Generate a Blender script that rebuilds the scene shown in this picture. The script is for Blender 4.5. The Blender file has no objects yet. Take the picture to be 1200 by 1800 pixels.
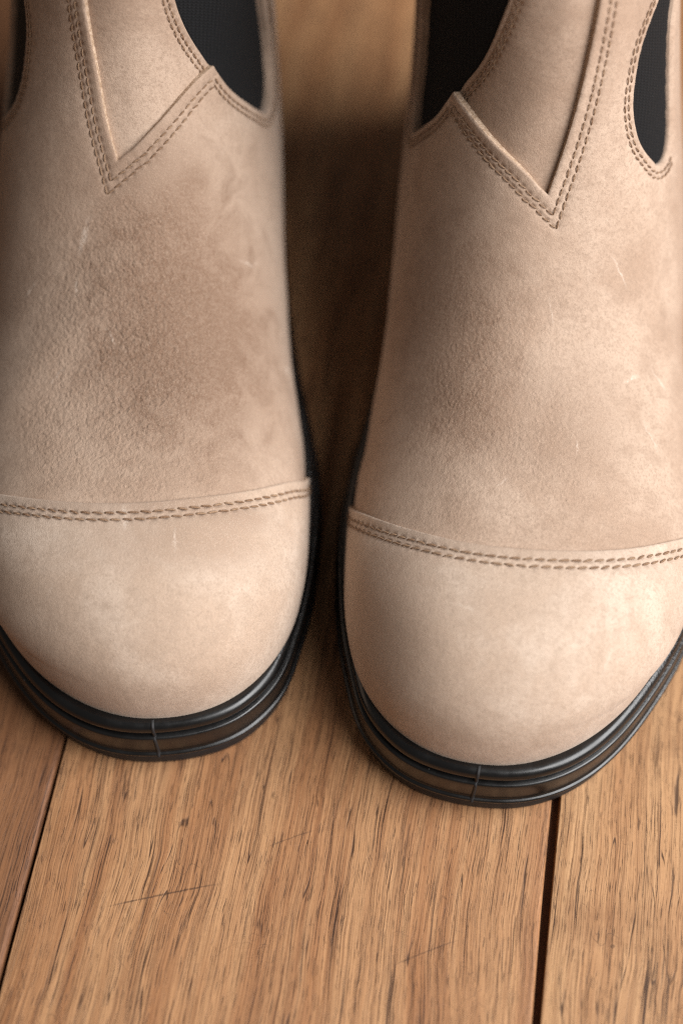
import bpy, math, random
import numpy as np
from mathutils import Vector, Matrix, kdtree
from mathutils.geometry import delaunay_2d_cdt

U = 0.00088                      # one drawing unit in metres
scene = bpy.context.scene
col = scene.collection

# ------------------------------------------------------------------ camera
TH = math.radians(56.3)
cam_d = bpy.data.cameras.new('camera')
cam = bpy.data.objects.new('camera', cam_d)
col.objects.link(cam)
cam.location = (0, 0, 560 * U)
cam.rotation_euler = (math.radians(90) - TH, 0, 0)
cam_d.sensor_fit = 'VERTICAL'
cam_d.sensor_height = 36.0
cam_d.sensor_width = 24.0
cam_d.lens = 60.0
cam_d.clip_start = 0.01
cam_d.clip_end = 20.0
cam_d.dof.use_dof = True
cam_d.dof.focus_distance = 590 * U
cam_d.dof.aperture_fstop = 60.0 / (22.0 * U * 1000.0)
cam_d.dof.aperture_blades = 9
scene.camera = cam

scene.cycles.use_denoising = False
scene.cycles.pixel_filter_type = 'BLACKMAN_HARRIS'
scene.cycles.filter_width = 1.3

# ------------------------------------------------------------------ light
scene.view_settings.view_transform = 'Standard'
scene.view_settings.look = 'None'
scene.view_settings.exposure = 0.0
scene.view_settings.gamma = 1.0
world = bpy.data.worlds.new('World')
scene.world = world
world.use_nodes = True
bg = world.node_tree.nodes['Background']
bg.inputs[0].default_value = (1.0, 0.93, 0.87, 1)
bg.inputs[1].default_value = 0.095

def area(name, az, el, dist, sx, sy, power, colr, target=(0.0, 0.30, 0.04)):
    l = bpy.data.lights.new(name, 'AREA')
    l.shape = 'RECTANGLE'; l.size = sx; l.size_y = sy
    l.energy = power; l.color = colr
    o = bpy.data.objects.new(name, l); col.objects.link(o)
    a, e = math.radians(az), math.radians(el)
    t = Vector(target)
    o.location = t + Vector((math.cos(a) * math.cos(e), math.sin(a) * math.cos(e), math.sin(e))) * dist
    o.rotation_euler = (t - o.location).to_track_quat('-Z', 'Y').to_euler()
    return o
area('window_light', -20, 45, 1.6, 1.45, 1.15, 62.0, (1.0, 0.995, 0.99))

# ------------------------------------------------------------------ node helpers
class NT:
    def __init__(s, name):
        s.m = bpy.data.materials.new(name); s.m.use_nodes = True
        s.t = s.m.node_tree; s.t.nodes.clear()
        s.out = s.n('ShaderNodeOutputMaterial')
        s.b = s.n('ShaderNodeBsdfPrincipled')
        s.l(s.b.outputs[0], s.out.inputs[0])
    def n(s, typ, **kw):
        x = s.t.nodes.new(typ)
        for k, v in kw.items(): setattr(x, k, v)
        return x
    def l(s, a, b): s.t.links.new(a, b)
    def put(s, sock, v):
        if hasattr(v, 'is_output'): s.l(v, sock)
        else: sock.default_value = v
    def math(s, op, a, b=None, c=None, clamp=False):
        x = s.n('ShaderNodeMath', operation=op); x.use_clamp = clamp
        for i, v in enumerate((a, b, c)):
            if v is not None: s.put(x.inputs[i], v)
        return x.outputs[0]
    def coord(s, scale=(1, 1, 1), loc=(0, 0, 0), src='Object', rot=(0, 0, 0)):
        tc = s.n('ShaderNodeTexCoord'); mp = s.n('ShaderNodeMapping')
        mp.inputs['Scale'].default_value = scale; mp.inputs['Location'].default_value = loc
        mp.inputs['Rotation'].default_value = rot
        s.l(tc.outputs[src], mp.inputs[0]); return mp.outputs[0]
    def noise(s, vec, scale, detail=4, rough=0.55, dist=0.0, out=0):
        x = s.n('ShaderNodeTexNoise'); s.l(vec, x.inputs['Vector'])
        x.inputs['Scale'].default_value = scale; x.inputs['Detail'].default_value = detail
        x.inputs['Roughness'].default_value = rough; x.inputs['Distortion'].default_value = dist
        return x.outputs[out]
    def voro(s, vec, scale, feature='F1', rnd=1.0):
        x = s.n('ShaderNodeTexVoronoi', feature=feature); s.l(vec, x.inputs['Vector'])
        x.inputs['Scale'].default_value = scale; x.inputs['Randomness'].default_value = rnd
        return x.outputs[0]
    def ramp(s, f, pts):
        x = s.n('ShaderNodeValToRGB'); e = x.color_ramp.elements
        while len(e) < len(pts): e.new(0.5)
        for el, (p, c) in zip(e, pts):
            el.position = p
            el.color = (c, c, c, 1) if isinstance(c, (int, float)) else (*c, 1)
        s.l(f, x.inputs[0]); return x.outputs[0]
    def smooth(s, f, a, b, lo=0.0, hi=1.0):
        x = s.n('ShaderNodeMapRange', interpolation_type='SMOOTHSTEP')
        s.put(x.inputs[0], f)
        for i, v in zip((1, 2, 3, 4), (a, b, lo, hi)): x.inputs[i].default_value = v
        return x.outputs[0]
    def mix(s, f, a, b, blend='MIX'):
        x = s.n('ShaderNodeMix', data_type='RGBA', blend_type=blend)
        s.put(x.inputs[0], f)
        for i, v in ((6, a), (7, b)):
            if isinstance(v, tuple): v = (*v, 1) if len(v) == 3 else v
            s.put(x.inputs[i], v)
        return x.outputs[2]
    def bump(s, h, dist, strength=1.0, prev=None):
        x = s.n('ShaderNodeBump'); x.inputs['Strength'].default_value = strength
        x.inputs['Distance'].default_value = dist; s.l(h, x.inputs['Height'])
        if prev is not None: s.l(prev, x.inputs['Normal'])
        return x.outputs[0]
    def xyz(s, v):
        x = s.n('ShaderNodeSeparateXYZ'); s.l(v, x.inputs[0]); return x.outputs

K = 1 / U
def blob(N, vec, c, r):
    """soft 0..1 mask round a place on the leather, c and r in drawing units"""
    mp = N.n('ShaderNodeVectorMath', operation='SUBTRACT'); N.l(vec, mp.inputs[0]); mp.inputs[1].default_value = c
    dv = N.n('ShaderNodeVectorMath', operation='DIVIDE'); N.l(mp.outputs[0], dv.inputs[0]); dv.inputs[1].default_value = r
    ln = N.n('ShaderNodeVectorMath', operation='LENGTH'); N.l(dv.outputs[0], ln.inputs[0])
    return ln.outputs['Value']

def leather(name, seed, crease, wax_shade, tone, marks=()):
    """beige nubuck: crease = (centre, radius) of the pebbled flex zone; waxed = darker areas, rubbed ones and ones with side shade painted in"""
    N = NT(name)
    P = N.coord((K, K, K)); Q = N.coord((K, K, K), (seed * 37.1, seed * 11.3, seed * 5.7))
    wob = N.noise(Q, 0.035, 3, 0.6)
    big = N.noise(Q, 0.022, 5, 0.62, 0.4)
    med = N.noise(Q, 0.085, 5, 0.65, 0.8)
    fine = N.noise(Q, 1.1, 3, 0.7)
    grain = N.noise(Q, 2.6, 2, 0.6)
    light, mid, dark = tone
    c = N.mix(N.smooth(big, 0.34, 0.64), mid, light)
    c = N.mix(N.smooth(med, 0.44, 0.80, 0, 0.75), c, tuple(x * 0.86 for x in mid))
    c = N.mix(N.smooth(med, 0.46, 0.20, 0, 0.40), c, tuple(x * 1.06 for x in light))
    for (cc, rr, am) in wax_shade:
        d = blob(N, P, cc, rr)
        d = N.math('ADD', d, N.math('MULTIPLY', N.math('SUBTRACT', med, 0.5), 1.3))
        d = N.math('ADD', d, N.math('MULTIPLY', N.math('SUBTRACT', fine, 0.5), 0.5))
        c = N.mix(N.smooth(d, 1.30, 0.30, 0, am), c, dark)
    # nap: short fibres catch as tiny light and dark flecks
    c = N.mix(N.smooth(fine, 0.46, 0.68, 0, 0.55), c, tuple(x * 0.70 for x in mid))
    c = N.mix(N.smooth(grain, 0.50, 0.72, 0, 0.38), c, tuple(min(1, x * 1.2) for x in light))
    c = N.mix(N.smooth(N.noise(Q, 0.42, 5, 0.75, 0.3), 0.46, 0.70, 0, 0.5), c, tuple(x * 0.8 for x in mid))
    # scuffs: short pale rubs
    s0 = N.xyz(P)
    for (ax, ay, bx, by, w, am) in marks:
        L = math.hypot(bx - ax, by - ay); dx, dy = (bx - ax) / L, (by - ay) / L
        qx = N.math('SUBTRACT', s0[0], ax); qy = N.math('SUBTRACT', s0[1], ay)
        al = N.math('ADD', N.math('MULTIPLY', qx, dx), N.math('MULTIPLY', qy, dy))
        ac = N.math('ADD', N.math('MULTIPLY', qx, -dy), N.math('MULTIPLY', qy, dx))
        ac = N.math('ADD', ac, N.math('MULTIPLY', N.math('SUBTRACT', med, 0.5), 7.0))
        k = N.smooth(N.math('ABSOLUTE', ac), w, w * 0.2)
        k = N.math('MULTIPLY', k, N.math('MULTIPLY', N.smooth(al, 0, L * 0.4), N.smooth(al, L, L * 0.6)))
        k = N.math('MULTIPLY', k, N.smooth(fine, 0.35, 0.62))
        c = N.mix(N.math('MULTIPLY', k, am), c, (0.72, 0.60, 0.50))
    N.l(c, N.b.inputs['Base Color'])
    N.b.inputs['Roughness'].default_value = 0.82
    N.b.inputs['Specular IOR Level'].default_value = 0.22
    N.b.inputs['Sheen Weight'].default_value = 0.22
    N.b.inputs['Sheen Roughness'].default_value = 0.45
    N.b.inputs['Sheen Tint'].default_value = (1.0, 0.9, 0.82, 1)
    # relief: nap, pebble grain, flex creases
    nb = N.bump(grain, 0.30 * U, 0.6)
    nb = N.bump(N.noise(Q, 0.22, 4, 0.6), 1.0 * U, 0.22, nb)
    for (cc, rr, am) in crease:
        d = N.math('ADD', blob(N, P, cc, rr), N.math('MULTIPLY', N.math('SUBTRACT', big, 0.5), 1.4))
        mk = N.smooth(d, 1.15, 0.25)
        Wp = N.n('ShaderNodeVectorMath', operation='ADD'); N.l(Q, Wp.inputs[0])
        nz = N.noise(Q, 0.3, 2, 0.5, 0, 1)
        sc = N.n('ShaderNodeVectorMath', operation='SCALE'); N.l(nz, sc.inputs[0]); sc.inputs[3].default_value = 2.2
        N.l(sc.outputs[0], Wp.inputs[1])
        cell = N.math('MULTIPLY', N.voro(Wp.outputs[0], 0.85, 'SMOOTH_F1'), -1.0)
        cell2 = N.smooth(N.voro(Wp.outputs[0], 0.34, 'DISTANCE_TO_EDGE'), 0.0, 0.35)
        gr = N.noise(Q, 0.55, 5, 0.7)
        h = N.math('ADD', N.math('ADD', N.math('MULTIPLY', cell, 1.6), N.math('MULTIPLY', cell2, 0.7)), N.math('MULTIPLY', gr, 2.6))
        h = N.math('MULTIPLY', h, mk)
        nb = N.bump(h, am * U, 1.0, nb)
    N.l(nb, N.b.inputs['Normal'])
    return N.m

def raw_edge():
    N = NT('cut_leather_edge'); P = N.coord((K, K, K))
    c = N.mix(N.smooth(N.noise(P, 0.9, 4, 0.7), 0.35, 0.68), (0.36, 0.24, 0.155), (0.60, 0.455, 0.34))
    N.l(c, N.b.inputs['Base Color']); N.b.inputs['Roughness'].default_value = 0.95
    N.b.inputs['Specular IOR Level'].default_value = 0.1
    N.l(N.bump(N.noise(P, 1.6, 3, 0.7), 0.8 * U, 0.8), N.b.inputs['Normal']); return N.m

def thread():
    N = NT('brown_thread'); P = N.coord((1, 1, 1), src='Generated')
    w = N.n('ShaderNodeTexWave', wave_type='BANDS', bands_direction='DIAGONAL'); N.l(P, w.inputs[0]); w.inputs['Scale'].default_value = 1.6
    oi = N.n('ShaderNodeObjectInfo')
    c = N.mix(oi.outputs['Random'], (0.30, 0.168, 0.092), (0.46, 0.295, 0.18))
    c = N.mix(N.math('MULTIPLY', w.outputs[0], 0.4), c, (0.15, 0.085, 0.05))
    N.l(c, N.b.inputs['Base Color']); N.b.inputs['Roughness'].default_value = 0.6
    N.l(N.bump(w.outputs[0], 0.25 * U, 0.7), N.b.inputs['Normal']); return N.m

def elastic():
    N = NT('black_elastic'); P = N.coord((1, 1, 1), src='UV')
    s = N.xyz(P)
    rib = N.math('SINE', N.math('MULTIPLY', s[1], 2 * math.pi / 1.15))
    wef = N.math('SINE', N.math('ADD', N.math('MULTIPLY', s[0], 2 * math.pi / 0.8), N.math('MULTIPLY', rib, 1.2)))
    O = N.coord((K, K, K)); nz = N.noise(O, 1.2, 3, 0.7)
    h = N.math('ADD', N.math('MULTIPLY', rib, 0.22), N.math('MULTIPLY', wef, 0.3))
    h = N.math('ADD', h, N.math('MULTIPLY', nz, 2.0))
    c = N.mix(N.smooth(h, 0.3, 1.9), (0.005, 0.005, 0.0055), (0.013, 0.013, 0.014))
    lint = N.smooth(N.voro(O, 0.22), 0.06, 0.02, 0, 0.5)
    c = N.mix(lint, c, (0.10, 0.10, 0.10))
    N.l(c, N.b.inputs['Base Color']); N.b.inputs['Roughness'].default_value = 0.85
    N.b.inputs['Sheen Weight'].default_value = 0.02
    N.b.inputs['Specular IOR Level'].default_value = 0.15
    N.l(N.bump(h, 0.30 * U, 0.7), N.b.inputs['Normal']); return N.m

def rubber(name, grainy, rough, colr=(0.0052, 0.005, 0.005), coat=0.25):
    N = NT(name); P = N.coord((K, K, K))
    n1 = N.noise(P, 0.12, 4, 0.6); n2 = N.noise(P, 1.15, 2, 0.5)
    dust = N.smooth(N.voro(P, 0.11), 0.05, 0.02, 0, 0.5)
    c = N.mix(N.smooth(n1, 0.4, 0.75, 0, 0.4), colr, tuple(x * 1.5 for x in colr))
    c = N.mix(dust, c, (0.16, 0.15, 0.14))
    N.l(c, N.b.inputs['Base Color'])
    N.l(N.smooth(n1, 0.3, 0.7, rough - 0.06, rough + 0.10), N.b.inputs['Roughness'])
    N.b.inputs['Specular IOR Level'].default_value = 0.42
    N.b.inputs['Coat Weight'].default_value = coat; N.b.inputs['Coat Roughness'].default_value = 0.22
    cell = N.voro(P, 1.5, 'SMOOTH_F1')
    side = N.smooth(N.xyz(P)[1], 18.0, 60.0)
    nb = N.bump(N.math('MULTIPLY', cell, side), grainy * U, 0.9)
    nb = N.bump(N.noise(P, 0.25, 3, 0.6), 0.3 * U, 0.15, nb)
    N.l(nb, N.b.inputs['Normal']); return N.m

def plain(name, colr, rough=0.8):
    N = NT(name); P = N.coord((K, K, K))
    c = N.mix(N.smooth(N.noise(P, 0.2, 4, 0.6), 0.3, 0.7), colr, tuple(x * 0.75 for x in colr))
    N.l(c, N.b.inputs['Base Color']); N.b.inputs['Roughness'].default_value = rough
    N.l(N.bump(N.noise(P, 0.8, 3, 0.6), 0.3 * U, 0.4), N.b.inputs['Normal']); return N.m

def wood(name, seed, warm, mid, pale, scratches=()):
    """worn hardwood, x across the board, y along it (drawing units, the board's own axes)"""
    N = NT(name)
    P0 = N.coord((K, K, K))
    B = N.coord((K, K, K), (seed * 91.3, seed * 517.0, seed * 13.0))
    wv = N.noise(B, 0.012, 3, 0.5, 0, 1)
    sc = N.n('ShaderNodeVectorMath', operation='MULTIPLY_ADD'); N.l(wv, sc.inputs[0])
    sc.inputs[1].default_value = (10.0, 0, 0); N.l(B, sc.inputs[2])
    D = sc.outputs[0]
    def st(sx, sy):
        m = N.n('ShaderNodeMapping'); m.inputs['Scale'].default_value = (sx, sy, sx); N.l(D, m.inputs[0]); return m.outputs[0]
    ring = N.noise(st(0.085, 0.0035), 1.0, 5, 0.6, 0.6)
    ring2 = N.noise(st(0.30, 0.010), 1.0, 4, 0.6, 0.3)
    fib = N.noise(st(2.4, 0.020), 1.0, 5, 0.8)
    pore = N.noise(st(2.0, 0.024), 1.0, 3, 0.6, 0.15)
    pore2 = N.noise(st(3.0, 0.12), 1.0, 2, 0.5, 0.2)
    gate = N.smooth(ring2, 0.42, 0.62)
    blot = N.noise(B, 0.028, 5, 0.65, 0.6)
    fine = N.noise(B, 0.9, 3, 0.7)
    c = N.mix(N.smooth(ring, 0.34, 0.66), mid, pale)
    c = N.mix(N.smooth(ring2, 0.45, 0.75, 0, 0.38), c, warm)
    c = N.mix(N.smooth(fib, 0.45, 0.64, 0, 0.72), c, tuple(x * 0.55 for x in warm))
    c = N.mix(N.smooth(fib, 0.46, 0.26, 0, 0.55), c, tuple(min(1, x * 1.35) for x in pale))
    c = N.mix(N.smooth(blot, 0.50, 0.78, 0, 0.40), c, tuple(x * 0.7 for x in warm))
    c = N.mix(N.smooth(fine, 0.45, 0.75, 0, 0.22), c, tuple(x * 0.6 for x in mid))
    pm = N.math('MULTIPLY', N.smooth(pore, 0.572, 0.600), N.math('ADD', 0.15, N.math('MULTIPLY', gate, 0.85)))
    pm2 = N.math('MULTIPLY', N.smooth(pore2, 0.60, 0.66), 0.75)
    # long dark checks following the growth rings, broken into dashes
    rl = N.noise(st(0.075, 0.0022), 1.0, 2, 0.45, 0.0)
    fr = N.math('FRACT', N.math('MULTIPLY', rl, 26.0))
    ck = N.smooth(N.math('ABSOLUTE', N.math('SUBTRACT', fr, 0.5)), 0.060, 0.02)
    ck = N.math('MULTIPLY', ck, N.smooth(N.noise(st(0.5, 0.035), 1.0, 3, 0.6), 0.46, 0.60))
    pores = N.math('MAXIMUM', N.math('MAXIMUM', pm, pm2), N.math('MULTIPLY', ck, 0.9))
    c = N.mix(N.math('MULTIPLY', pores, 0.97), c, (0.040, 0.018, 0.010))
    # hairline scratches and a few dark specks
    R = N.coord((K, K, K), (seed * 3.0, seed * 8.0, 0), rot=(0, 0, 1.1))
    ln = N.noise(R, 0.028, 2, 0.5, 2.2)
    m = N.smooth(N.math('ABSOLUTE', N.math('SUBTRACT', ln, 0.5)), 0.0026, 0.0)
    m = N.math('MULTIPLY', m, N.smooth(N.noise(R, 0.05, 1, 0.5), 0.52, 0.6))
    c = N.mix(N.math('MULTIPLY', m, 0.7), c, (0.07, 0.036, 0.02))
    spk = N.math('MULTIPLY', N.smooth(N.voro(B, 0.045), 0.034, 0.012), N.smooth(fine, 0.4, 0.55))
    c = N.mix(N.math('MULTIPLY', spk, 0.8), c, (0.05, 0.025, 0.014))
    s0 = N.xyz(P0)
    for (ax, ay, bx, by, w, am) in scratches:
        L = math.hypot(bx - ax, by - ay); dx, dy = (bx - ax) / L, (by - ay) / L
        qx = N.math('SUBTRACT', s0[0], ax); qy = N.math('SUBTRACT', s0[1], ay)
        al = N.math('ADD', N.math('MULTIPLY', qx, dx), N.math('MULTIPLY', qy, dy))
        ac = N.math('ADD', N.math('MULTIPLY', qx, -dy), N.math('MULTIPLY', qy, dx))
        bow = N.math('MULTIPLY', N.math('MULTIPLY', al, N.math('SUBTRACT', L, al)), 0.35 / L / max(L, 1) * 4)
        ac = N.math('ADD', N.math('SUBTRACT', ac, bow), N.math('MULTIPLY', N.math('SUBTRACT', fine, 0.5), 0.8))
        k = N.smooth(N.math('ABSOLUTE', ac), w, w * 0.3)
        k = N.math('MULTIPLY', k, N.math('MULTIPLY', N.smooth(al, 0, L * 0.25), N.smooth(al, L, L * 0.75)))
        k = N.math('MULTIPLY', k, N.smooth(fib, 0.3, 0.5))
        c = N.mix(N.math('MULTIPLY', k, am), c, (0.06, 0.03, 0.017))
    N.l(c, N.b.inputs['Base Color'])
    N.l(N.smooth(blot, 0.3, 0.7, 0.44, 0.60), N.b.inputs['Roughness'])
    N.b.inputs['Specular IOR Level'].default_value = 0.32
    nb = N.bump(N.math('SUBTRACT', 1.0, pores), 0.14 * U, 0.7)
    nb = N.bump(fib, 0.30 * U, 0.35, nb)
    nb = N.bump(N.noise(B, 0.03, 3, 0.5), 1.2 * U, 0.3, nb)
    N.l(nb, N.b.inputs['Normal'])
    return N.m

# ------------------------------------------------------------------ mesh helpers
def mesh_obj(name, verts, faces, mats, parent=None, smooth=True, mi=None, uv=None):
    me = bpy.data.meshes.new(name)
    me.from_pydata([tuple(v) for v in np.asarray(verts, float)], [], [tuple(int(i) for i in f) for f in faces])
    for m in (mats if isinstance(mats, (list, tuple)) else [mats]): me.materials.append(m)
    if mi is not None: me.polygons.foreach_set('material_index', np.asarray(mi, np.int32))
    me.polygons.foreach_set('use_smooth', np.full(len(me.polygons), bool(smooth)))
    if uv is not None:
        ul = me.uv_layers.new(name='UVMap'); li = np.empty(len(me.loops), np.int32)
        me.loops.foreach_get('vertex_index', li)
        ul.data.foreach_set('uv', np.asarray(uv, np.float32)[li].ravel())
    me.update()
    o = bpy.data.objects.new(name, me); col.objects.link(o)
    if parent is not None: o.parent = parent
    return o

def cspline(x, y):
    x = np.asarray(x, float); y = np.asarray(y, float); n = len(x); h = np.diff(x)
    A = np.zeros((n, n)); b = np.zeros(n); A[0, 0] = A[-1, -1] = 1
    for i in range(1, n - 1):
        A[i, i - 1] = h[i - 1]; A[i, i] = 2 * (h[i - 1] + h[i]); A[i, i + 1] = h[i]
        b[i] = 3 * ((y[i + 1] - y[i]) / h[i] - (y[i] - y[i - 1]) / h[i - 1])
    c = np.linalg.solve(A, b)
    bb = (y[1:] - y[:-1]) / h - h * (2 * c[:-1] + c[1:]) / 3; d = (c[1:] - c[:-1]) / (3 * h)
    def f(t):
        t = np.clip(t, x[0], x[-1]); i = np.clip(np.searchsorted(x, t, side='right') - 1, 0, n - 2); q = t - x[i]
        return y[i] + q * (bb[i] + q * (c[i] + q * d[i]))
    return f

# ------------------------------------------------------------------ floor of boards
def make_floor():
    YAW = math.radians(-8.55)          # boards run back and to the right
    base = mesh_obj('floor', [(-1.6, -0.9, -6.0 * U), (1.6, -0.9, -6.0 * U), (1.6, 2.6, -6.0 * U), (-1.6, 2.6, -6.0 * U),
                              (-1.6, -0.9, -14 * U), (1.6, -0.9, -14 * U), (1.6, 2.6, -14 * U), (-1.6, 2.6, -14 * U)],
                    [(0, 1, 2, 3), (7, 6, 5, 4), (0, 4, 5, 1), (1, 5, 6, 2), (2, 6, 7, 3), (3, 7, 4, 0)],
                    plain('dark_subfloor', (0.16, 0.07, 0.035)), smooth=False)
    base['kind'] = 'structure'; base['label'] = 'worn brown hardwood floor of wide boards with dark gaps'
    rng = random.Random(5)
    ca, sa = math.cos(YAW), math.sin(YAW)
    # left edge of the middle board on the line y=0, measured across the boards
    def across(x, y): return x * ca + y * sa * 1.0
    aL = across(-101.6, 263.1); aR = across(76.1, 252.1)
    W = aR - aL
    tones = [((0.21, 0.082, 0.034), (0.345, 0.158, 0.068), (0.485, 0.265, 0.128)),
             ((0.135, 0.053, 0.022), (0.20, 0.084, 0.036), (0.265, 0.122, 0.055)),
             ((0.26, 0.110, 0.045), (0.395, 0.195, 0.087), (0.51, 0.29, 0.143))]
    mats = [wood('oak_board', 1.0, *tones[0], scratches=SCR), wood('red_board', 2.7, *tones[1]), wood('pale_board', 4.9, *tones[2], scratches=SCR2)]
    for k in range(-8, 9):
        gl = 0.6 if k == 0 else 1.4                       # half gaps
        gr = 1.5
        if k == -1: gr = 0.6
        x0, x1 = aL + k * W + gl, aL + (k + 1) * W - gr
        bl, br = 0.5, 0.5
        if k == -1: br = 2.6
        if k == 0: br = 1.5
        if k == 1: bl = 0.4
        # section across the board, rounded arrises, a little cupping
        sec = [(x0, -5.8)]
        for a in np.linspace(0, 90, 5):
            r = bl; sec.append((x0 + r - r * math.cos(math.radians(a)), -r + r * math.sin(math.radians(a))))
        for q in np.linspace(0.04, 0.96, 9): sec.append((x0 + bl + q * (x1 - x0 - bl - br), -0.5 * math.sin(math.pi * q) * 0.5))
        for a in np.linspace(90, 0, 6):
            r = br; sec.append((x1 - r + r * math.cos(math.radians(a)), -r + r * math.sin(math.radians(a))))
        sec.append((x1, -5.8))
        ys = np.linspace(-900, 2700, 91)
        cx = (x0 + x1) / 2
        ph = rng.random() * 6
        V = []; F = []; m = len(sec)
        for y in ys:
            for (x, z) in sec:
                j = 0.22 * math.sin(y * 0.05 + ph) + 0.15 * math.sin(y * 0.13 + ph * 2)
                V.append(((x - cx + (j if z > -5.5 else 0) * (1 if x > cx else -1) * (abs(x - cx) > 0.4 * (x1 - x0))) * U, y * U, z * U))
        for i in range(len(ys) - 1):
            for j in range(m - 1):
                a = i * m + j; F.append((a, a + 1, a + m + 1, a + m))
        F.append(tuple(range(m))); F.append(tuple(reversed(range((len(ys) - 1) * m, len(ys) * m))))
        mt = mats[1] if k == -1 else mats[0] if k == 0 else mats[2] if k == 1 else mats[(k * 5) % 3]
        o = mesh_obj('plank', V, F, mt, base)
        o.rotation_euler = (0, 0, YAW)
        o.location = (cx * ca * U, -cx * -sa * U, 0)
        if k == -1: o['label'] = 'redder brown board with a rounded worn edge'

# scratches on the middle and right-hand boards, in each board's own axes
SCR = [(-62, 196, -20, 212, 0.45, 0.75), (8, 150, 27, 158, 0.5, 0.9), (52, 150, 72, 158, 0.4, 0.6), (38, 190, 62, 204, 0.35, 0.6), (-10, 226, 8, 236, 0.35, 0.5)]
SCR2 = [(-34, 240, -30, 252, 0.5, 0.8), (-12, 205, 4, 211, 0.35, 0.5)]

make_floor()

# ------------------------------------------------------------------ boots
# one row per section fanned from the toe line (0) to the shaft top (14), drawing units:
# no., ridge s, ridge z, base s, base z, centre x, inner x, outer x, inner/outer roundness, inner/outer half width at the base
TAB = np.array([
    [0.0, 7.2, 25.5, 80.0, 25.5, -3.0, -54.6, 59.32, 2.25, 1.86, 51.2, 63.32],
    [1.0, 6.6, 39, 84.0, 25.5, -3.0, -55.8, 62.13, 2.2, 1.88, 52.4, 65.63],
    [2.0, 10.5, 53, 90.0, 25.5, -3.0, -56.2, 64.88, 2.2, 1.93, 52.8, 67.38],
    [3.0, 22.5, 65.2, 98.0, 25.5, -2.5, -56.3, 67.2, 2.22, 1.99, 53.4, 69.2],
    [4.0, 42.0, 73.0, 108.0, 25.5, -1.5, -56.2, 68.71, 2.3, 2.1, 54.3, 69.71],
    [5.0, 72.0, 77.0, 122.0, 25.5, 0.0, -55.6, 69.4, 2.2, 2.1, 55.2, 67.9],
    [6.0, 105.0, 84.0, 142.0, 25.5, 1.0, -53.3, 68.5, 2.1, 2.1, 53.0, 64.0],
    [7.0, 135.0, 97.0, 168.0, 25.5, 2.0, -50.0, 66.5, 2.0, 2.0, 48.5, 58.0],
    [8.0, 160.0, 115.0, 205.0, 25.5, 3.0, -47.2, 65, 2.0, 2.0, 43.0, 50.0],
    [9.0, 178.0, 138.0, 268.0, 25.5, 4.0, -45.6, 64, 2.0, 2.0, 38.0, 38.0],
    [10.0, 190.0, 165.0, 338.0, 25.5, 5.0, -43.6, 61, 2.0, 1.95, 18.0, 18.0],
    [11.0, 196.0, 195.0, 348.0, 85.0, 5.0, -42.8, 54.5, 2.05, 1.75, 0.0, 0.0],
    [12.0, 200.0, 225.0, 344.0, 145.0, 5.0, -43.9, 50, 1.95, 1.6, 0.0, 0.0],
    [13.0, 203.0, 260.0, 340.0, 215.0, 5.0, -45.2, 48, 1.9, 1.6, 0.0, 0.0],
    [14.0, 206.0, 290.0, 338.0, 285.0, 5.0, -46.5, 48, 1.9, 1.6, 0.0, 0.0]])
SPL = [cspline(TAB[:, 0], TAB[:, k]) for k in range(1, 12)]
def S(tv):
    tv = np.asarray(tv, float); t, v = tv[..., 0], tv[..., 1]
    Ps, Pz, Qs, Qz, xc, Xm, Xl, nm, nl, fm, fl = [g(t) for g in SPL]
    lat = v >= 0
    W = np.where(lat, Xl - xc, xc - Xm); n = np.where(lat, nl, nm)
    fq = np.clip(np.where(lat, fl, fm), 0, None)
    ae = np.pi - np.arcsin(np.clip(fq / W, 0, .9999) ** (n / 2))
    al = np.abs(v) * ae
    ca = np.cos(al); cf = np.sign(ca) * np.abs(ca) ** (2 / n)
    ce = np.cos(ae); cef = np.sign(ce) * np.abs(ce) ** (2 / n)
    w = W * np.abs(np.sin(al)) ** (2 / n); d = (1 - cf) / (1 - cef)
    return np.stack([xc + np.where(lat, w, -w), Ps + (Qs - Ps) * d, Pz + (Qz - Pz) * d], -1)
def frame(tv):
    tv = np.asarray(tv, float); e = 2e-3
    a = tv + [e, 0]; b = tv - [e, 0]; a[..., 0] = np.clip(a[..., 0], 0, 14); b[..., 0] = np.clip(b[..., 0], 0, 14)
    St = (S(a) - S(b)) / (a[..., 0] - b[..., 0])[..., None]
    c = tv.copy(); d = tv.copy(); c[..., 1] = np.clip(c[..., 1] + e, -.999, .999); d[..., 1] = np.clip(d[..., 1] - e, -.999, .999)
    Sv = (S(c) - S(d)) / (c[..., 1] - d[..., 1] + 1e-12)[..., None]
    N = np.cross(Sv, St); N /= np.linalg.norm(N, axis=-1, keepdims=True) + 1e-12
    return St, Sv, -N if False else N
def resample(tv, step):
    """even 3-D spacing along a curve drawn in (section, across) coordinates"""
    tv = np.asarray(tv, float)
    if len(tv) > 2:
        k = np.concatenate([[0], np.cumsum(np.linalg.norm(np.diff(S(tv), axis=0), axis=1))])
        f0, f1 = cspline(k, tv[:, 0]), cspline(k, tv[:, 1])
        q = np.linspace(0, k[-1], max(40, 12 * len(tv))); tv = np.stack([f0(q), f1(q)], -1)
    else:
        q = np.linspace(0, 1, 60)[:, None]; tv = tv[0] * (1 - q) + tv[1] * q
    k = np.concatenate([[0], np.cumsum(np.linalg.norm(np.diff(S(tv), axis=0), axis=1))])
    m = max(2, int(round(k[-1] / step)) + 1); q = np.linspace(0, k[-1], m)
    return np.stack([np.interp(q, k, tv[:, 0]), np.interp(q, k, tv[:, 1])], -1)
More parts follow.
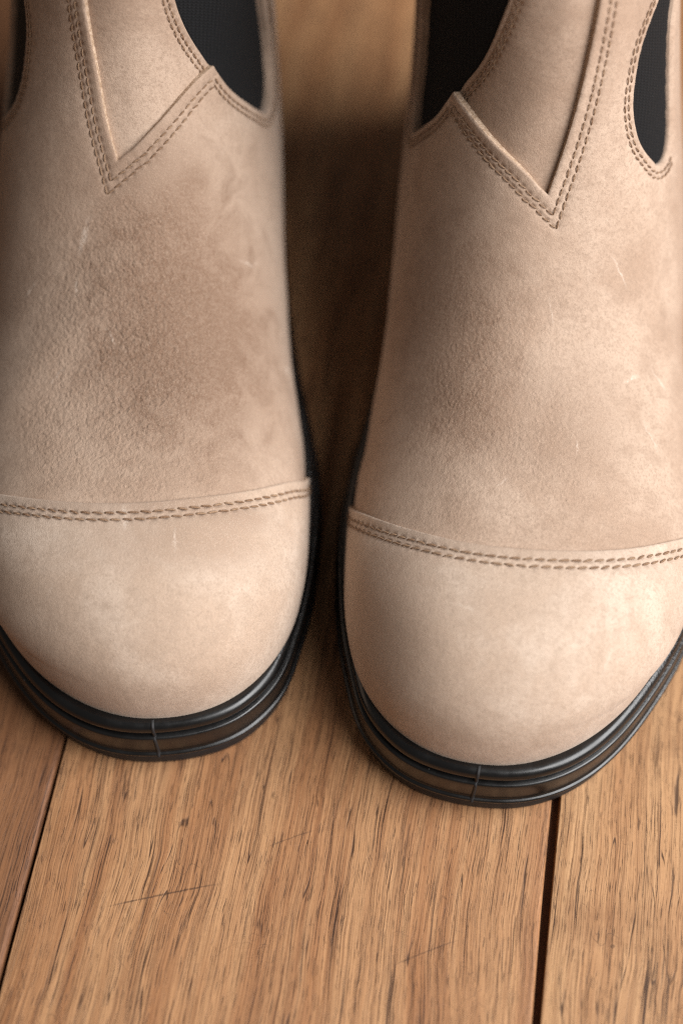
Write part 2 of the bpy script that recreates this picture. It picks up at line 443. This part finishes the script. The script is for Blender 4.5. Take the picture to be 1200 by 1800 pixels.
def shift(tv, d):
    """move a curve sideways over the surface by d (to the left of its direction, seen from outside)"""
    tv = np.asarray(tv, float); St, Sv, N = frame(tv); p = S(tv)
    T = np.gradient(p, axis=0); T /= np.linalg.norm(T, axis=1, keepdims=True) + 1e-9
    B = np.cross(N, T)
    a = (St * St).sum(1); b = (St * Sv).sum(1); c = (Sv * Sv).sum(1)
    u = (B * St).sum(1); w = (B * Sv).sum(1); det = a * c - b * b + 1e-9
    return tv + d * np.stack([(c * u - b * w) / det, (a * w - b * u) / det], -1)
FL = np.array([25.0, 90.0])
def inside(pt, poly):
    x, y = pt[:, 0], pt[:, 1]; r = np.zeros(len(pt), bool); n = len(poly)
    for i in range(n):
        x1, y1 = poly[i]; x2, y2 = poly[(i + 1) % n]
        if y1 == y2: continue
        k = ((y1 > y) != (y2 > y)); r ^= k & (x < (x2 - x1) * (y - y1) / (y2 - y1) + x1)
    return r
def tree(p):
    k = kdtree.KDTree(len(p))
    for i, q in enumerate(p): k.insert(q if len(q) == 3 else (*q, 0), i)
    k.balance(); return k
def meet(a, b):
    """extend the starts of two offset arms until they meet in a point"""
    p, r = a[0] * FL, (a[0] - a[3]) * FL; q, s = b[0] * FL, (b[0] - b[3]) * FL
    M = np.array([[r[0], -s[0]], [r[1], -s[1]]]); k = np.linalg.solve(M, q - p)
    return (p + r * k[0]) / FL

class Boot:
    def __init__(s, name, label, mirror, X, Y, rot, curves, mats, seed):
        s.m = mirror; s.mats = mats; s.rng = np.random.default_rng(seed)
        s.root = bpy.data.objects.new('boot', None); col.objects.link(s.root)
        s.root.empty_display_size = 0.02
        s.root.location = (X * U, Y * U, 0.15 * U)
        s.root.rotation_euler = (0, 0, -math.radians(rot) * mirror)
        s.root['label'] = label; s.root['category'] = 'boot'; s.root['group'] = 'pair of matching boots'
        s.stmesh = None
        s.c = curves
        s.build()
    def out(s, p):
        p = np.asarray(p, float) * U; p = p.copy(); p[..., 0] *= s.m; return p
    def mesh(s, name, V, F, mats, parent, mi=None, uv=None):
        if s.m < 0: F = [tuple(reversed(f)) for f in F]
        return mesh_obj(name, s.out(V), F, mats, parent, True, mi, uv)
    # ---- a sheet of leather cut to an outline
    def sheet(s, name, parts, mats, h=0.0, thick=2.0, rows=(), step=1.7, parent=None, disp=None):
        """parts: list of (curve, kind) with kind 'edge' = a visible cut edge, 'hid' = tucked under; in order round the outline"""
        bt = []; ek = []
        for cv, kind in parts:
            r = resample(cv, 1.6 if kind == 'hid' else 0.7)
            if bt and np.abs(r[0] - bt[-1][-1]).max() < 1e-6: r = r[1:]
            bt.append(r); ek += [0 if kind == 'hid' else 1 if kind == 'edge' else 2] * len(r)
        B = np.concatenate(bt)
        if np.abs(B[0] - B[-1]).max() < 1e-6: B = B[:-1]; ek = ek[:-1]
        ek = np.array(ek); poly = B * FL
        edge3 = S(B[ek > 0]) if ek.any() else None; soft3 = ek[ek > 0] == 2
        ekd = tree(edge3) if edge3 is not None else None
        extra = []
        for cv, kind in parts:
            if kind != 'hid':
                r = resample(cv, 0.8)
                for d in ((0.3, 0.7, 1.3) if kind == 'edge' else (0.3, 0.7, 1.3, 2.0, 2.8)): extra += [shift(r, d), shift(r, -d)]
        rowp = None
        if rows:
            rp = []; ph = []; dp = []
            for (cv, pitch, depth) in rows:
                r = resample(cv, 0.5); k = np.arange(len(r)) * 0.5
                rp.append(S(r)); ph.append(k / pitch); dp.append(np.full(len(r), depth))
                for d in (0, 0.4, -0.4, 0.9, -0.9, 1.5, -1.5): extra.append(shift(r, d) if d else r)
            rp = np.concatenate(rp); ph = np.concatenate(ph); dp = np.concatenate(dp); rowp = tree(rp)
        bk = tree(poly)
        pts = []
        if extra:
            e = np.concatenate(extra) * FL; e = e[inside(e, poly)]
            kept = []; cell = {}
            for q in e:
                if bk.find((*q, 0))[2] < 0.22: continue
                key = (int(q[0] / 0.34), int(q[1] / 0.34))
                if key in cell: continue
                cell[key] = 1; kept.append(q)
            pts = np.array(kept) if kept else np.zeros((0, 2))
        else: pts = np.zeros((0, 2))
        lo, hi = poly.min(0), poly.max(0)
        gx = np.arange(lo[0], hi[0], step); gy = np.arange(lo[1], hi[1], step)
        g = np.stack(np.meshgrid(gx, gy, indexing='ij'), -1).reshape(-1, 2)
        g[:, 1] += np.where((np.round((g[:, 0] - lo[0]) / step).astype(int) % 2) == 1, step / 2, 0)
        g = g[inside(g, poly)]
        allk = tree(np.concatenate([poly, pts]) if len(pts) else poly)
        g = np.array([q for q in g if allk.find((*q, 0))[2] > 0.75])
        P = np.concatenate([poly, pts, g]) if len(pts) else np.concatenate([poly, g])
        n = len(poly)
        vv, _, ff, ov, _, _ = delaunay_2d_cdt([Vector(p) for p in P], [(i, (i + 1) % n) for i in range(n)], [], 1, 1e-5)
        tv = np.array([tuple(v) for v in vv]) / FL
        tv[:, 1] = np.clip(tv[:, 1], -1, 1); tv[:, 0] = np.clip(tv[:, 0], 0, 14)
        St, Sv, N = frame(tv); p = S(tv); off = np.full(len(tv), float(h))
        if ekd is not None:
            for i in range(len(p)):
                _, q, d = ekd.find(p[i]); r, dep = (3.6, 1.7) if soft3[q] else (0.6, 0.38)
                if d < r: off[i] -= dep * (1 - math.sqrt(max(0, 1 - (1 - d / r) ** 2)))
        if rowp is not None:
            for i in range(len(p)):
                _, j, d = rowp.find(p[i])
                if d < 2.6:
                    f = ph[j] % 1.0; bumpy = 0.5 - 0.5 * math.cos(2 * math.pi * f)
                    off[i] += dp[j] * (-(0.25 + 0.75 * bumpy) * math.exp(-(d / 0.75) ** 2)
                                       - 0.35 * math.exp(-(d / 1.7) ** 2) + 0.12 * (1 - bumpy) * math.exp(-(d / 0.9) ** 2))
        if disp is not None: off += disp(tv, p)
        V = p + N * off[:, None]
        # faces outward
        F = []
        for f in ff:
            f = list(f); a, b, c = V[f[0]], V[f[1]], V[f[2]]
            if np.dot(np.cross(b - a, c - a), N[f[0]]) < 0: f.reverse()
            F.append(tuple(f))
        mi = [0] * len(F)
        # cut edges
        where = {}
        for i, o in enumerate(ov):
            for q in o: where[q] = i
        V = list(V); uv = list(tv * FL)
        low = {}
        def lower(i, k, soft=False):
            if (i, k) not in low:
                jit = s.rng.normal(0, 0.10)
                low[(i, k)] = len(V); V.append(p[i] + N[i] * (off[i] - thick * k) + s.rng.normal(0, 0.07, 3) * (0 if soft else 1)); uv.append(uv[i])
            return low[(i, k)]
        dup = {}
        def top(i):
            if i not in dup: dup[i] = len(V); V.append(V[i] + 0.0); uv.append(uv[i])
            return dup[i]
        for i in range(n):
            j = (i + 1) % n
            if ek[i] and ek[j] and i in where and j in where:
                a, b = where[i], where[j]; sf = ek[i] == 2
                for k0, k1 in ((0, .5), (.5, 1.0)):
                    q = (top(a) if k0 == 0 else lower(a, k0, sf), top(b) if k0 == 0 else lower(b, k0, sf), lower(b, k1, sf), lower(a, k1, sf))
                    F.append(q); mi.append(0 if ek[i] == 2 else 1)
        # orient the cut faces away from the sheet
        for fi in range(len(ff), len(F)):
            f = F[fi]; a, b, c = (np.asarray(V[f[k]]) for k in (0, 1, 2))
            nn = np.cross(b - a, c - a); mid = (a + b) / 2
            F[fi] = f
        return s.mesh(name, np.array(V), F, mats, parent or s.root, mi, np.array(uv) * 1.0)
    # ---- one row of stitches, each a short thread of its own
    def stitches(s, cv, pitch, parent, h=0.0, width=0.5, cut=0.0):
        if s.stmesh is None:
            V = []; F = []; seg = 7; sd = 6
            for i in range(seg):
                q = i / (seg - 1) * 2 - 1
                r = 0.5 * (1 - abs(q) ** 3.5 * 0.55); z = 0.20 - 0.62 * abs(q) ** 3
                for k in range(sd):
                    a = 2 * math.pi * k / sd + q * 0.8
                    V.append((q * 0.5, math.cos(a) * r, z + math.sin(a) * r * 0.8))
            for i in range(seg - 1):
                for k in range(sd):
                    a = i * sd + k; b = i * sd + (k + 1) % sd; F.append((a, b, b + sd, a + sd))
            F.append(tuple(reversed(range(sd)))); F.append(tuple(range((seg - 1) * sd, seg * sd)))
            o = mesh_obj('stitch', np.array(V) * U, F, s.mats['thread']); s.stmesh = o.data
            bpy.data.objects.remove(o)
        r = resample(cv, pitch / 8); L = (len(r) - 1) * pitch / 8
        for k in range(int(L / pitch)):
            a = r[k * 8]; b = r[min(k * 8 + 8, len(r) - 1)]; mid = r[k * 8 + 4:k * 8 + 5]
            St, Sv, N = frame(mid); n = N[0]; pm = S(mid)[0] + n * (h - 0.12)
            T = S(b) - S(a); T -= n * T.dot(n); T /= np.linalg.norm(T)
            Bv = np.cross(n, T)
            sk = s.rng.normal(0.13, 0.08); T2 = T * math.cos(sk) + Bv * math.sin(sk); B2 = np.cross(n, T2)
            M = np.stack([T2 * pitch * s.rng.uniform(0.80, 0.98), B2 * width * 2 * s.rng.uniform(.9, 1.1), n * width * 2], 1)
            if s.m < 0: M[0] *= -1; pm = pm * [-1, 1, 1]; M[:, 1] *= -1
            o = bpy.data.objects.new('stitch', s.stmesh); col.objects.link(o); o.parent = parent
            m4 = Matrix(((*M[0], pm[0] * U), (*M[1], pm[1] * U), (*M[2], pm[2] * U), (0, 0, 0, 1)))
            o.matrix_local = m4
    def build(s):
        c = s.c; mt = s.mats; A = np.array
        cap = A(c['cap']); am = A(c['arm_in']); al = A(c['arm_out']); gl = A(c['gore_low']); gu = A(c['gore_up']); gb = A(c['gore_back'])
        lf = A(c['lat_front']); lb = A(c['lat_back'])
        J = am[-1]; TOP = 13.0
        left = lambda cv, d, st=0.8: shift(resample(cv, st), d)
        # sense of 'left': found once by trial, so that +d goes away from the opening
        # --- toe cap
        capr = cap[::-1]
        body = [(cap, 'edge'), (A([cap[-1], [2.2, 1.0], [0, 1.0]]), 'hid'), (A([[0, 1.0], [0, 0.5], [0, 0], [0, -0.5], [0, -1.0]]), 'hid'), (A([[0, -1.0], [2.2, -1.0], cap[0]]), 'hid')]
        def sgn(cv, target):
            r = resample(cv, 1.0); q = shift(r, 2.0); m = len(r) // 2
            return 1.0 if np.linalg.norm((q[m] - target) * FL) < np.linalg.norm((r[m] - target) * FL) else -1.0
        k = sgn(cap, A([2.0, 0]))
        cr1, cr2 = left(cap, 3.8 * k), left(cap, 6.5 * k)
        trim = lambda r, a, b: r[int(a):len(r) - int(b)]
        cr1, cr2 = trim(cr1, 2, 2), trim(cr2, 2, 2)
        crows = [(cr1, 4.1, 0.8), (cr2, 4.1, 0.8)]
        s.cap = s.sheet('toe_cap', body, [mt['cap'], mt['edge']], h=1.8, thick=2.0, rows=crows, step=1.8)
        for r, p, _ in crows: s.stitches(r, p, s.cap, h=1.8, width=0.37)
        # --- rows on the main upper: round the V
        ki = sgn(am, A([8.0, -0.3])); ko = sgn(al, A([10, 0.3]))
        vr = []
        for d in (4.1, 6.7):
            a = left(am, d * ki); b = left(al, d * ko); m = meet(a, b)
            a = np.concatenate([[m], a]); b = np.concatenate([[m], b])
            b = b[b[:, 0] < 11.8]
            a = resample(a, 0.8); a = trim(a, 0, 0)
            vr += [(a, 3.35, 0.6), (b, 3.35, 0.6)]
        low = np.concatenate([gb[:0:-1], gl])           # down the back of the gore, under it and up to the junction
        kl = sgn(low, A([8.2, -0.6])) if False else None
        lowr = resample(low, 0.8)
        kk = 1.0
        q = shift(lowr, 2.0); i0 = np.argmin(lowr[:, 0])
        kk = 1.0 if q[i0, 0] < lowr[i0, 0] else -1.0
        for d in (2.6, 4.6):
            r = shift(lowr, d * kk); r = r[(r[:, 0] < 11.6)]
            r = r[: len(r) - 4]
            vr.append((r, 3.3, 0.7))
        lat = np.concatenate([lf, lb[1:]]); latr = resample(lat, 0.8); q = shift(latr, 2.0); i0 = np.argmin(latr[:, 0])
        kt = 1.0 if q[i0, 0] < latr[i0, 0] else -1.0
        for d in (2.6, 4.6):
            r = shift(latr, d * kt); r = r[:np.argmin(r[:, 0]) + 19]; r = r[r[:, 0] < 11.6]; vr.append((r, 3.3, 0.6))
        u0 = cap[:, 0] - 0.28; under = np.stack([u0, cap[:, 1]], -1); under[0, 1] = -1; under[-1, 1] = 1
        parts = [(under, 'hid'),
                 (A([under[-1], [8, 1.0], [TOP, 1.0]]), 'hid'),
                 (A([[TOP, 1.0], [TOP, 0.7], lb[-1]]), 'edge'),
                 (lb[::-1], 'soft'), (lf[::-1], 'edge'),
                 (A([lf[0], [TOP, (lf[0][1] + al[-1][1]) / 2], al[-1]]), 'edge'),
                 (al[::-1], 'edge'), (am, 'edge'), (gl[::-1], 'edge'), (gb, 'soft'),
                 (A([gb[-1], [TOP, -0.7], [TOP, -1.0]]), 'edge'),
                 (A([[TOP, -1.0], [8, -1.0], under[0]]), 'hid')]
        e = s.rng.uniform(0, 6, 4)
        def dz(tv, p):
            t = tv[:, 0]; a = np.clip((t - 5.0) / 0.9, 0, 1); c2 = np.clip((8.15 - t) / 0.7, 0, 1)
            w = a * a * (3 - 2 * a) * c2 * c2 * (3 - 2 * c2)
            x, y = p[:, 0], p[:, 1]
            return w * (0.55 * np.sin(x * .075 + y * .02 + e[0]) * np.sin(y * .085 + e[1]) + 0.22 * np.sin(y * .21 + x * .06 + e[2]) * np.sin(x * .11 + e[3]) - 0.35)
        s.up = s.sheet('leather_upper', parts, [mt['leather'], mt['edge']], h=0.0, thick=2.6, rows=vr, step=1.7, disp=dz)
        for r, p, _ in vr: s.stitches(r, p, s.up, h=0.0, width=0.29)
        # --- front panel, tucked under the V and lying on the gore
        a = left(am, 5.0 * ki); b = left(al, 5.0 * ko); m = meet(a, b)
        a = np.concatenate([[m], a]); b = np.concatenate([[m], b]); b[-1, 0] = TOP
        j2 = left(gl[::-1], 0)[:1]
        gue = gu
        kg = 1.0 if shift(resample(gu, 0.8), 2.0)[20, 1] > resample(gu, 0.8)[20, 1] else -1.0
        pr = []
        for d in (2.6, 4.6):
            r = shift(resample(gu, 0.8), d * kg); r = r[r[:, 0] < 11.8]; pr.append((r, 3.3, 0.7))
        aa = resample(a, 1.6)
        pp = [(np.concatenate([aa, [gu[0] + [-0.06, -0.012]]]) if False else aa, 'hid'), (A([aa[-1], gu[0]]), 'hid'), (gu, 'edge'),
              (A([gu[-1], b[-1]]), 'edge'), (resample(b, 1.6)[::-1], 'hid')]
        s.panel = s.sheet('front_panel', pp, [mt['panel'], mt['edge']], h=-c['deep'], thick=1.9, rows=pr, step=1.7)
        for r, p, _ in pr: s.stitches(r, p, s.panel, h=-c['deep'], width=0.29)
        # --- elastic gores
        for nm, loop, gh, gs in (('elastic_gore', np.concatenate([gb[::-1], gl[1:], gu[1:]]), -3.8, -1.6), ('elastic_gore', np.concatenate([lb[::-1], lf[::-1][1:]]), -2.5, -0.8)):
            r = resample(loop, 1.2); cen = A([11.0, (loop[0, 1] + loop[-1, 1]) / 2]); q = shift(r, 2.0); i0 = np.argmin(r[:, 0])
            kq = 1.0 if q[i0, 0] < r[i0, 0] else -1.0
            o = shift(r, 3.6 * kq); o[0, 0] = o[-1, 0] = TOP
            kd = tree(S(r))
            def sink(tv, p, kd=kd, gs=gs):
                d = np.array([kd.find(x)[2] for x in p]); return gs * (1 - np.exp(-d / 7.0))
            s.sheet(nm, [(o, 'hid'), (A([o[-1], o[0]]), 'hid')], [mt['elastic'], mt['edge']], h=gh, step=2.2, disp=sink)
        # --- lining inside, closing the boot
        t = np.linspace(0, TOP - 0.03, 70); v = np.linspace(-1, 1, 91)
        g = np.stack(np.meshgrid(t, v, indexing='ij'), -1); St, Sv, N = frame(g); p = S(g) - N * 6.5
        F = []
        for i in range(len(t) - 1):
            for j in range(len(v) - 1):
                q = i * len(v) + j; F.append((q, q + 1, q + 1 + len(v), q + len(v)))
        s.mesh('lining', p.reshape(-1, 3), F, mt['lining'], s.root)
        s.sole()
    # ---- sole: bands swept round the outline
    def sole(s):
        mt = s.mats
        pts = np.array([(-4, 0), (7, .6), (22, 5.6), (33, 13), (43.5, 24), (52, 36), (59.5, 48.5), (66.5, 63), (71, 82), (73.5, 108), (71, 140), (63, 178), (53, 220), (46, 260), (43, 305), (36, 335), (21, 350), (3, 355),
                        (-14, 352), (-30, 338), (-39, 308), (-42, 260), (-45, 220), (-50, 180), (-57, 140), (-61.3, 105), (-60.8, 84), (-59.5, 68), (-57, 52), (-54, 40), (-49.6, 26), (-42, 14.8), (-33, 7.3), (-20, 2.2)], float)
        pp = np.concatenate([pts[-6:], pts, pts[:7]]); k = np.concatenate([[0], np.cumsum(np.linalg.norm(np.diff(pp, axis=0), axis=1))])
        fx, fy = cspline(k, pp[:, 0]), cspline(k, pp[:, 1])
        q = np.linspace(k[6], k[6 + len(pts)], 520, endpoint=False)
        O = np.stack([fx(q), fy(q)], -1); n = len(O)
        for _ in range(6): O = O * 0.5 + (np.roll(O, 1, 0) + np.roll(O, -1, 0)) * 0.25
        T = np.roll(O, -1, 0) - np.roll(O, 1, 0); T /= np.linalg.norm(T, axis=1, keepdims=True); Nn = np.stack([T[:, 1], -T[:, 0]], -1)
        if ((O[130] + Nn[130] - O.mean(0)) ** 2).sum() < ((O[130] - O.mean(0)) ** 2).sum(): Nn = -Nn
        rise = np.clip((O[:, 1] - 200) / 100, 0, 1); rise = rise * rise * (3 - 2 * rise) * 8      # heel is thicker
        def band(name, prof, mat, cap_top=False, cap_bot=False, inset=None, parent=None):
            V = []; F = []; m = len(prof)
            for i in range(n):
                for (o, z) in prof:
                    oo = o + (inset[i] if inset is not None else 0)
                    f = min(1, max(0, (z - 6) / 14)); p = O[i] + Nn[i] * oo
                    V.append((p[0], p[1], z + rise[i] * f * 0.0))
            for i in range(n):
                for j in range(m - 1):
                    a = i * m + j; b = ((i + 1) % n) * m + j; F.append((a, a + 1, b + 1, b))
            if cap_top: F.append(tuple(i * m for i in range(n)))
            if cap_bot: F.append(tuple(reversed([i * m + m - 1 for i in range(n)])))
            c0 = len(V)
            nv = np.array(V)
            # outward winding
            f = F[5]; nn = np.cross(nv[f[1]] - nv[f[0]], nv[f[2]] - nv[f[0]])
            return s.mesh(name, nv, F, mat, parent or s.root)
        def arc(cx, cz, r, a0, a1, k):
            return [(cx + r * math.cos(math.radians(a)), cz + r * math.sin(math.radians(a))) for a in np.linspace(a0, a1, k)]
        welt = [(-16, 25.9), (-11, 26.2), (-6.2, 26.75)] + arc(-3.9, 24.3, 2.9, 105, 0, 9) + [(-1.15, 23.5), (-1.6, 22.7), (-3.2, 22.1), (-8, 21.9)]
        s.welt = band('welt', welt, mt['welt'])
        mid = [(-8, 22.0), (-3.0, 21.6), (-1.5, 21.3)] + arc(-0.9, 20.3, 0.95, 80, 0, 5) + [(0.1, 18.6), (0.1, 15.5), (0.05, 12.3), (0.1, 11.6), (0.35, 11.25)] + arc(0.45, 10.35, 0.85, 75, -75, 7) + [(0.1, 9.35), (-0.4, 9.2), (-8, 9.1)]
        s.mid = band('midsole', mid, mt['midsole'])
        inset = np.zeros(n)
        for i in range(n):
            x, y = O[i]
            if y > 30 and y < 347:
                a = min(1, (y - 31) / 3.0); 
                lug = 0.0
                inset[i] = -3.2 * a
        # outsole: a thin foot under the midsole, then the tread edge, cut back along the sides
        foot = [(-8, 9.0), (-0.5, 9.0), (-0.35, 8.6), (-0.4, 7.0), (-0.6, 6.5), (-1.0, 6.3)]
        out = [(-6, 6.3), (-1.2, 6.25), (-0.75, 6.0), (-0.65, 5.5), (-0.8, 1.4), (-1.1, 0.6), (-1.8, 0.0), (-6, 0.0)]
        ft = band('outsole', foot, mt['outsole'])
        band('tread', out, mt['outsole'], cap_bot=True, inset=inset, parent=ft)
        # mould seam: a fine standing ridge down the toe
        k = int(np.argmin(np.where(np.abs(O[:, 0] - s.c['seam_x']) < 6, np.abs(O[:, 0] - s.c['seam_x']) + (O[:, 1] > 60) * 99, 1e9)))
        prof = welt[3:-1] + mid[2:-5]
        pr = np.array(prof); kk = np.concatenate([[0], np.cumsum(np.linalg.norm(np.diff(pr, axis=0), axis=1))])
        qq = np.linspace(0, kk[-1], 44); pr = np.stack([np.interp(qq, kk, pr[:, 0]), np.interp(qq, kk, pr[:, 1])], -1)
        pr = np.stack([np.interp(qq, kk, np.array(prof)[:, 0]), pr[:, 1]], -1)
        for _ in range(3): pr[1:-1] = 0.5 * pr[1:-1] + 0.25 * (pr[2:] + pr[:-2])
        prof = [tuple(x) for x in pr]
        V = []; F = []; hw = [(-0.75, -0.05), (-0.4, 0.34), (0.0, 0.5), (0.4, 0.34), (0.75, -0.05)]
        for a, (o, z) in enumerate(prof):
            lean = (z - 18) * 0.05
            o2 = o
            if 20.8 < z < 23.6: o2 = max(o, -1.3)
            for (w, d) in hw:
                p = O[k] + Nn[k] * (o2 + d) + T[k] * (w + lean); V.append((p[0], p[1], z + (d * 0.8 if z > 26 else 0)))
        for a in range(len(prof) - 1):
            for b in range(4):
                q = a * 5 + b; F.append((q, q + 1, q + 6, q + 5))
        s.mesh('mould_seam', np.array(V), F, mt['outsole'], s.mid)

EDGE, THR, ELA = raw_edge(), thread(), elastic()
COMMON = dict(edge=EDGE, thread=THR, elastic=ELA, lining=plain('tan_lining', (0.36, 0.25, 0.17)),
              welt=rubber('welt_rubber', 0.30, 0.30), midsole=rubber('midsole_rubber', 0.2, 0.32), outsole=rubber('outsole_rubber', 0.12, 0.60, (0.013, 0.012, 0.0125), 0.0))
VAMP_TONE = ((0.498, 0.366, 0.276), (0.380, 0.260, 0.186), (0.178, 0.103, 0.065))
CAP_TONE = ((0.585, 0.460, 0.365), (0.460, 0.333, 0.246), (0.245, 0.150, 0.100))
def mats(seed, crease, wax_shade, xw, vm, cm):
    L = leather('beige_nubuck', seed, crease, wax_shade, VAMP_TONE, vm)
    return dict(COMMON, leather=L, cap=leather('beige_nubuck_cap', seed + 2.3, (), xw, CAP_TONE, cm), panel=leather('beige_nubuck_panel', seed + 4.1, (), (), VAMP_TONE))

# curves are (section, across): across < 0 is the side facing the other boot
RIGHT = dict(seam_x=-8, deep=2.9,
    cap=[(3.95, -1.0), (4.3, -0.95), (4.55, -0.87), (4.72, -0.68), (4.76, -0.5), (4.74, -0.3), (4.70, -0.12), (4.67, 0.1), (4.66, 0.35), (4.64, 0.6), (4.5, 0.85), (4.3, 0.95), (4.0, 1.0)],
    arm_in=[(8.68, .02), (8.93, -.05), (9.2, -.13), (9.5, -.20), (9.7, -.24), (9.88, -.275)],
    arm_out=[(8.68, .02), (9.12, .04), (9.4, .05), (9.73, .06), (10.08, .07), (10.4, .08), (11, .10), (12, .12), (13, .13)],
    gore_low=[(9.47, -.5), (9.48, -.46), (9.52, -.42), (9.63, -.345), (9.78, -.30), (9.88, -.275)],
    gore_up=[(9.88, -.275), (9.95, -.26), (10.1, -.22), (10.4, -.17), (10.7, -.14), (10.98, -.12), (11.6, -.11), (13, -.10)],
    gore_back=[(9.47, -.5), (9.55, -.515), (9.75, -.50), (9.98, -.475), (10.43, -.44), (11, -.42), (12, -.40), (13, -.39)],
    lat_front=[(13, .52), (12, .45), (11.4, .335), (11, .272), (10.68, .232), (10.43, .211), (10.12, .20), (9.83, .20), (9.6, .213), (9.38, .24), (9.25, .275), (9.17, .31)],
    lat_back=[(9.17, .31), (9.21, .34), (9.45, .37), (9.88, .36), (10.3, .35), (10.7, .355), (11, .39), (11.5, .44), (12, .50), (13, .58)])
LEFT = dict(seam_x=-6, deep=2.2,
    cap=[(3.85, -1.0), (4.2, -0.95), (4.48, -0.85), (4.66, -0.7), (4.73, -0.55), (4.74, -0.4), (4.73, -0.19), (4.69, 0), (4.67, 0.14), (4.67, 0.3), (4.63, 0.5), (4.55, 0.75), (4.35, 0.93), (4.1, 1.0)],
    arm_in=[(8.62, .04), (8.83, -.02), (9.1, -.09), (9.38, -.15), (9.65, -.205), (9.8, -.242)],
    arm_out=[(8.62, .04), (9.1, .057), (9.45, .062), (9.78, .067), (10.25, .078), (10.55, .085), (11.5, .11), (13, .13)],
    gore_low=[(9.36, -.47), (9.38, -.43), (9.44, -.37), (9.6, -.29), (9.8, -.242)],
    gore_up=[(9.8, -.242), (9.9, -.22), (10.05, -.19), (10.3, -.155), (10.55, -.135), (11.2, -.115), (13, -.105)],
    gore_back=[(9.36, -.47), (9.40, -.50), (9.5, -.52), (9.68, -.53), (10.08, -.495), (10.4, -.45), (10.62, -.425), (11.2, -.40), (13, -.39)],
    lat_front=[(13, .50), (12, .42), (11.2, .335), (10.58, .28), (10.2, .268), (9.95, .278), (9.68, .30), (9.45, .34), (9.33, .40), (9.30, .46)],
    lat_back=[(9.30, .46), (9.38, .49), (9.6, .485), (9.98, .46), (10.58, .44), (11.5, .47), (13, .58)])

Boot('boot', 'beige nubuck ankle boot nearer the viewer, toe touching an open board gap', 1, 54.5, 246.0, 3.4, RIGHT,
     mats(1.0, [((-5, 115, 85), (58, 70, 50), 0.10)], [((-30, 140, 98), (32, 70, 45), 0.85), ((0, 112, 84), (45, 26, 30), 0.30)],  # inner vamp patch: dark wax tone with that side's shade painted in
          [((-42, 45, 55), (20, 36, 30), 0.45), ((0, 64, 75), (70, 7, 30), 0.3)],  # darker patch on the cap's inner side, worn band along the seam
          [(30, 165, 38, 158, 0.5, 0.6), (44, 120, 52, 108, 0.4, 0.45), (8, 150, 12, 140, 0.4, 0.4), (36, 128, 44, 134, 0.7, 0.7), (20, 98, 21, 106, 0.5, 0.5), (48, 140, 55, 133, 0.5, 0.5), (-8, 84, -2, 90, 0.5, 0.4)], [(-20, 42, -12, 38, 0.8, 0.4), (30, 24, 34, 34, 0.6, 0.35)]), 11)
Boot('boot', 'beige nubuck ankle boot set farther back, with pebbled creases on its darker vamp', -1, -70.5, 264.0, -0.3, LEFT,
     mats(7.0, [((-2, 122, 88), (58, 75, 52), 0.20)], [((16, 128, 90), (52, 58, 55), 0.95), ((4, 165, 120), (34, 30, 40), 0.5)],  # wide vamp patch: wax-burnt colour, spread outward to paint in the outer shade
          [((0, 64, 75), (70, 8, 30), 0.5), ((14, 50, 70), (40, 14, 20), 0.35)],
          [(40, 165, 32, 158, 0.5, 0.5), (52, 150, 48, 132, 0.5, 0.5), (-14, 128, -10, 120, 0.5, 0.4), (-40, 150, -46, 146, 0.6, 0.7), (-24, 150, -20, 162, 1.4, 0.5), (-26, 138, -25, 146, 0.6, 0.5), (-34, 110, -28, 116, 0.6, 0.4)], [(-3, 50, -4, 62, 0.8, 0.7), (14, 42, 13, 54, 0.6, 0.5), (-30, 30, -26, 36, 0.6, 0.3)]), 23)
